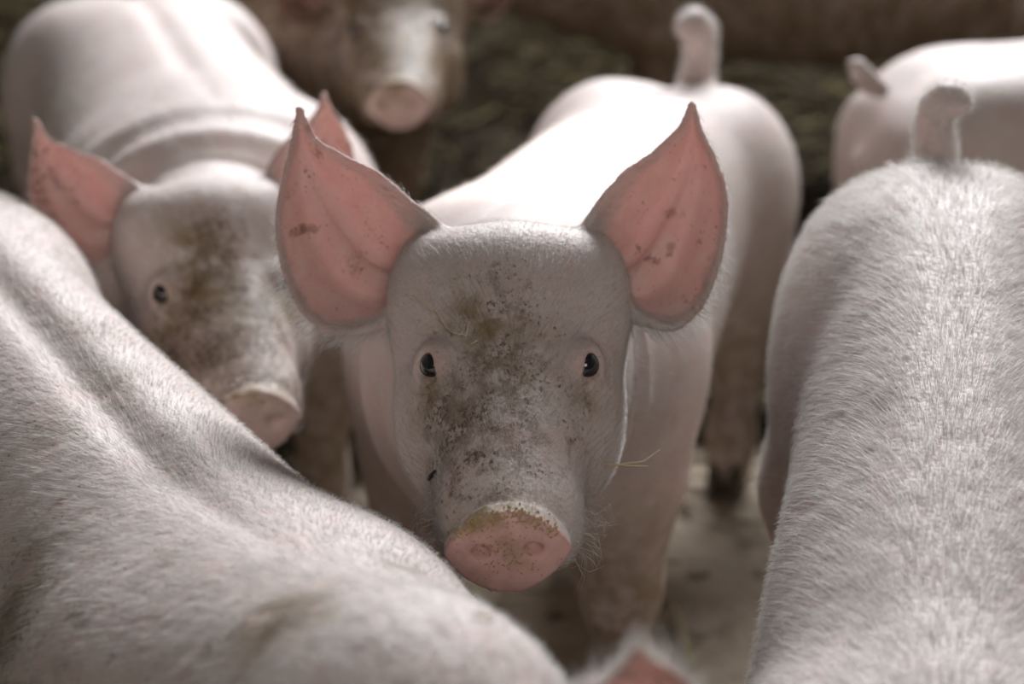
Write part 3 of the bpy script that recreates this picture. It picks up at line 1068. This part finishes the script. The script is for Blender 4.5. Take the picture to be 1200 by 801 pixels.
mark('hero', 'dirt', [(355, 268, .004, 1.3), (367, 268, .004, 1.3), (345, 272, .003, .8), (338, 225, .006, .5), (360, 200, .006, .6), (372, 178, .006, .8), (360, 150, .004, .9),
                      (432, 272, .007, .5), (415, 310, .008, .4), (450, 285, .006, .5), (785, 288, .0035, 1.2), (784, 299, .003, 1.1), (760, 303, .004, 1.0), (770, 306, .003, .9),
                      (748, 291, .003, 1.0), (785, 250, .004, .8), (820, 282, .004, .8), (797, 140, .004, .5), (508, 465, .006, .7), (528, 478, .007, .6),
                      (600, 372, .008, .4), (590, 352, .006, .4)])
mark('hero', 'stain', [(575, 380, .010, .5), (545, 375, .012, .5), (685, 475, .007, .6), (500, 450, .008, .6), (535, 490, .010, .6), (590, 640, .008, .5), (610, 655, .008, .4),
                       (585, 602, .008, .9), (555, 612, .007, .8), (615, 606, .005, .6)])


# ------------------------------------------------------------------ things lying on the pigs
def tube(bm, pts, r, sides=5):
    pts = [Vector(p) for p in pts if p is not None]
    rings = []
    for i, p in enumerate(pts):
        d = (pts[min(i + 1, len(pts) - 1)] - pts[max(i - 1, 0)]).normalized()
        u = d.orthogonal().normalized(); w = d.cross(u)
        rr = r * (0.6 if i in (0, len(pts) - 1) else 1)
        rings.append([bm.verts.new(p + (u * math.cos(a) + w * math.sin(a)) * rr) for a in [2*math.pi*k/sides for k in range(sides)]])
    for a, b in zip(rings, rings[1:]):
        for k in range(sides):
            bm.faces.new((a[k], a[(k+1) % sides], b[(k+1) % sides], b[k]))
    bm.faces.new(rings[0][::-1]); bm.faces.new(rings[-1])


def strand_thing(name, label, cat, key, lines, r, mat, lift=0.0025, stick=False):
    bm = bmesh.new()
    for ln in lines:
        if stick:                           # rooted on the skin, the rest stands out at the same distance
            p0 = np.array(hit(key, *ln[0], lift))
            dep = -((p0 - CAMP) @ CR.T)[2]
            tube(bm, [p0] + [pix(x, y, dep - 0.002 * i) for i, (x, y) in enumerate(ln[1:])], r)
        else:
            tube(bm, [hit(key, x, y, lift) for x, y in ln], r)
    c = Vector((0, 0, 0))
    for v in bm.verts:
        c += v.co
    c /= max(len(bm.verts), 1)
    for v in bm.verts:
        v.co -= c
    me = bpy.data.meshes.new(name)
    bm.to_mesh(me); bm.free()
    for p in me.polygons:
        p.use_smooth = True
    me.materials.append(mat)
    o = link(bpy.data.objects.new(name, me))
    o.location = c
    o['label'] = label; o['category'] = cat
    return o


strand_thing('straw_wisp', 'pale frayed wisp of straw on the brow of the pig facing the camera', 'straw', 'hero',
             [[(489, 347), (502, 358), (514, 367), (522, 377), (529, 388), (536, 394), (550, 398)], [(516, 368), (520, 374), (526, 380)],
              [(528, 391), (540, 400), (546, 394), (548, 388)], [(549, 400), (551, 392), (552, 384)], [(555, 409), (560, 406), (563, 404)],
              [(511, 386), (515, 391), (517, 395)]], 0.00042, STRAW, 0.006)
strand_thing('straw_stalk', 'short pale straw stuck to the right cheek of the pig facing the camera', 'straw', 'hero',
             [[(706, 541), (735, 545), (759, 546)], [(706, 545), (730, 543), (748, 541)], [(708, 546), (755, 540), (774, 526)]], 0.0005, STRAW, 0.002, True)
strand_thing('straw_stalk', 'small orange-brown straw on the neck of the left foreground pig', 'straw', 'left',
             [[(552, 722), (562, 725), (571, 726), (578, 723)]], 0.0006, plain('brown_stalk', (0.35, 0.17, 0.05)))
strand_thing('mud_flake', 'small black flake of mud on the muzzle of the pig facing the camera', 'mud', 'hero',
             [[(504, 561), (507, 557), (511, 552)]], 0.0016, FLAKE, 0.001)


def crumbs():
    pg = PIGS['hero']
    rng = np.random.default_rng(3)
    W = pg['V'] @ pg['W2L'] + np.array([pg['loc'][0], pg['loc'][1], 0])
    bm = bmesh.new()
    for i in range(420):
        if i < 300:
            u = rng.uniform(-1, 1)
            px, py = 592 + 62 * u + rng.normal(0, 3), 601 + 22 * abs(u) ** 1.6 + rng.normal(0, 5) + (4 if u < 0 else 0)
        else:
            px, py = rng.normal(592, 20), rng.normal(652, 14)
        p = hit('hero', px, py, 0.0004)
        if p is None:
            continue
        r = rng.uniform(0.0004, 0.0011)
        m = Matrix.Translation(p) @ Matrix.Rotation(rng.uniform(0, 6), 4, Vector(rng.normal(0, 1, 3)).normalized()) @ Matrix.Diagonal((r, r * 0.7, r * 0.6, 1))
        bmesh.ops.create_icosphere(bm, subdivisions=1, radius=1.0, matrix=m)
    me = bpy.data.meshes.new('feed_crumbs')
    bm.to_mesh(me); bm.free()
    me.materials.append(CRUMB)
    o = link(bpy.data.objects.new('feed_crumbs', me))
    o['kind'] = 'stuff'; o['category'] = 'feed'
    o['label'] = 'yellow feed crumbs stuck to the snout of the pig facing the camera'


crumbs()

# ------------------------------------------------------------------ coats
def coat_weight(pg, zmin=0.2):
    w = np.ones(len(pg['V']))
    w *= 1 - pg['snout']
    w *= 1 - 0.93 * pg['pink']
    w *= 1 - 0.97 * pg['tailm']
    w *= sstep(zmin, zmin + 0.08, pg['V'][:, 2])
    e = np.abs(pg['hl'][:, 0])
    for s in (-1, 1):                        # bare skin right at the eyes
        w *= sstep(0.011, 0.018, np.linalg.norm(pg['hl'] - EYE_P * [s, 1, 1], axis=1))
    return w


def face_near(pg):
    return sstep(0.22, 0.15, np.linalg.norm(pg['hl'] - [0, -0.02, 0], axis=1))


pg = PIGS['hero']
fn = face_near(pg)
w = coat_weight(pg, 0.15)
make_fur(pg, 30000, w * (0.25 + 3.0 * fn), lambda P, vi: 0.016 - 0.007 * fn[vi], coat_dir(pg), 0.25, 0.00011, 11)
# fringe along the rims and backs of the ears
em = (np.abs(pg['earside']) > 0) * (sstep(0.80, 0.97, pg['eb']) * 3 + 1.0 * (pg['earside'] < 0) + 0.5 * sstep(-0.9, -0.98, pg['eb']))
HRh = pg['HR']


def ear_dir(P, Nn, vi):
    hl = pg['hl'][vi]
    s = np.sign(hl[:, 0])
    return np.stack([s * 0.75, -0.65 * np.ones(len(P)), 0.1 * np.ones(len(P))], 1) @ HRh


make_fur(pg, 3600, em * (pg['ea'] > 0.05), lambda P, vi: 0.008 + 0.016 * sstep(0.5, 0.95, pg['eb'][vi]) * sstep(0.75, 0.35, pg['ea'][vi]),
         ear_dir, 0.45, 0.00012, 12, name='ear_fringe', jitter=0.22)
# whiskers on the chin and lips
hl = pg['hl']
wm = sstep(0.03, 0.05, np.abs(hl[:, 0])) * sstep(-0.07, -0.10, hl[:, 1]) * (hl[:, 2] > 0.01)


def wh_dir(P, Nn, vi):
    q = pg['hl'][vi]
    return np.stack([np.sign(q[:, 0]), -0.6 * np.ones(len(P)), 0 * q[:, 0]], 1) @ HRh


make_fur(pg, 150, wm * (1 - pg['snout']), 0.030, wh_dir, 0.9, 0.00016, 13, name='whiskers', jitter=0.45)

for key, nh, ln, rd, seed in (('left', 75000, 0.018, 0.00012, 21), ('right', 75000, 0.027, 0.00013, 22)):
    pg_ = PIGS[key]
    make_fur(pg_, nh, coat_weight(pg_, 0.30), ln, coat_dir(pg_), 0.17, rd, seed)
for key, nh, seed in (('behind', 9000, 31), ('farright', 4000, 33), ('far', 5000, 32)):
    pg_ = PIGS[key]
    make_fur(pg_, nh, coat_weight(pg_, 0.25), 0.014, coat_dir(pg_), 0.4, 0.00016, seed)
for key in ('hero', 'right'):
    pg_ = PIGS[key]
    make_fur(pg_, 1500, pg_['tailm'], 0.010, coat_dir(pg_), 0.7, 0.00015, 41, name='tail_hair', jitter=0.5)
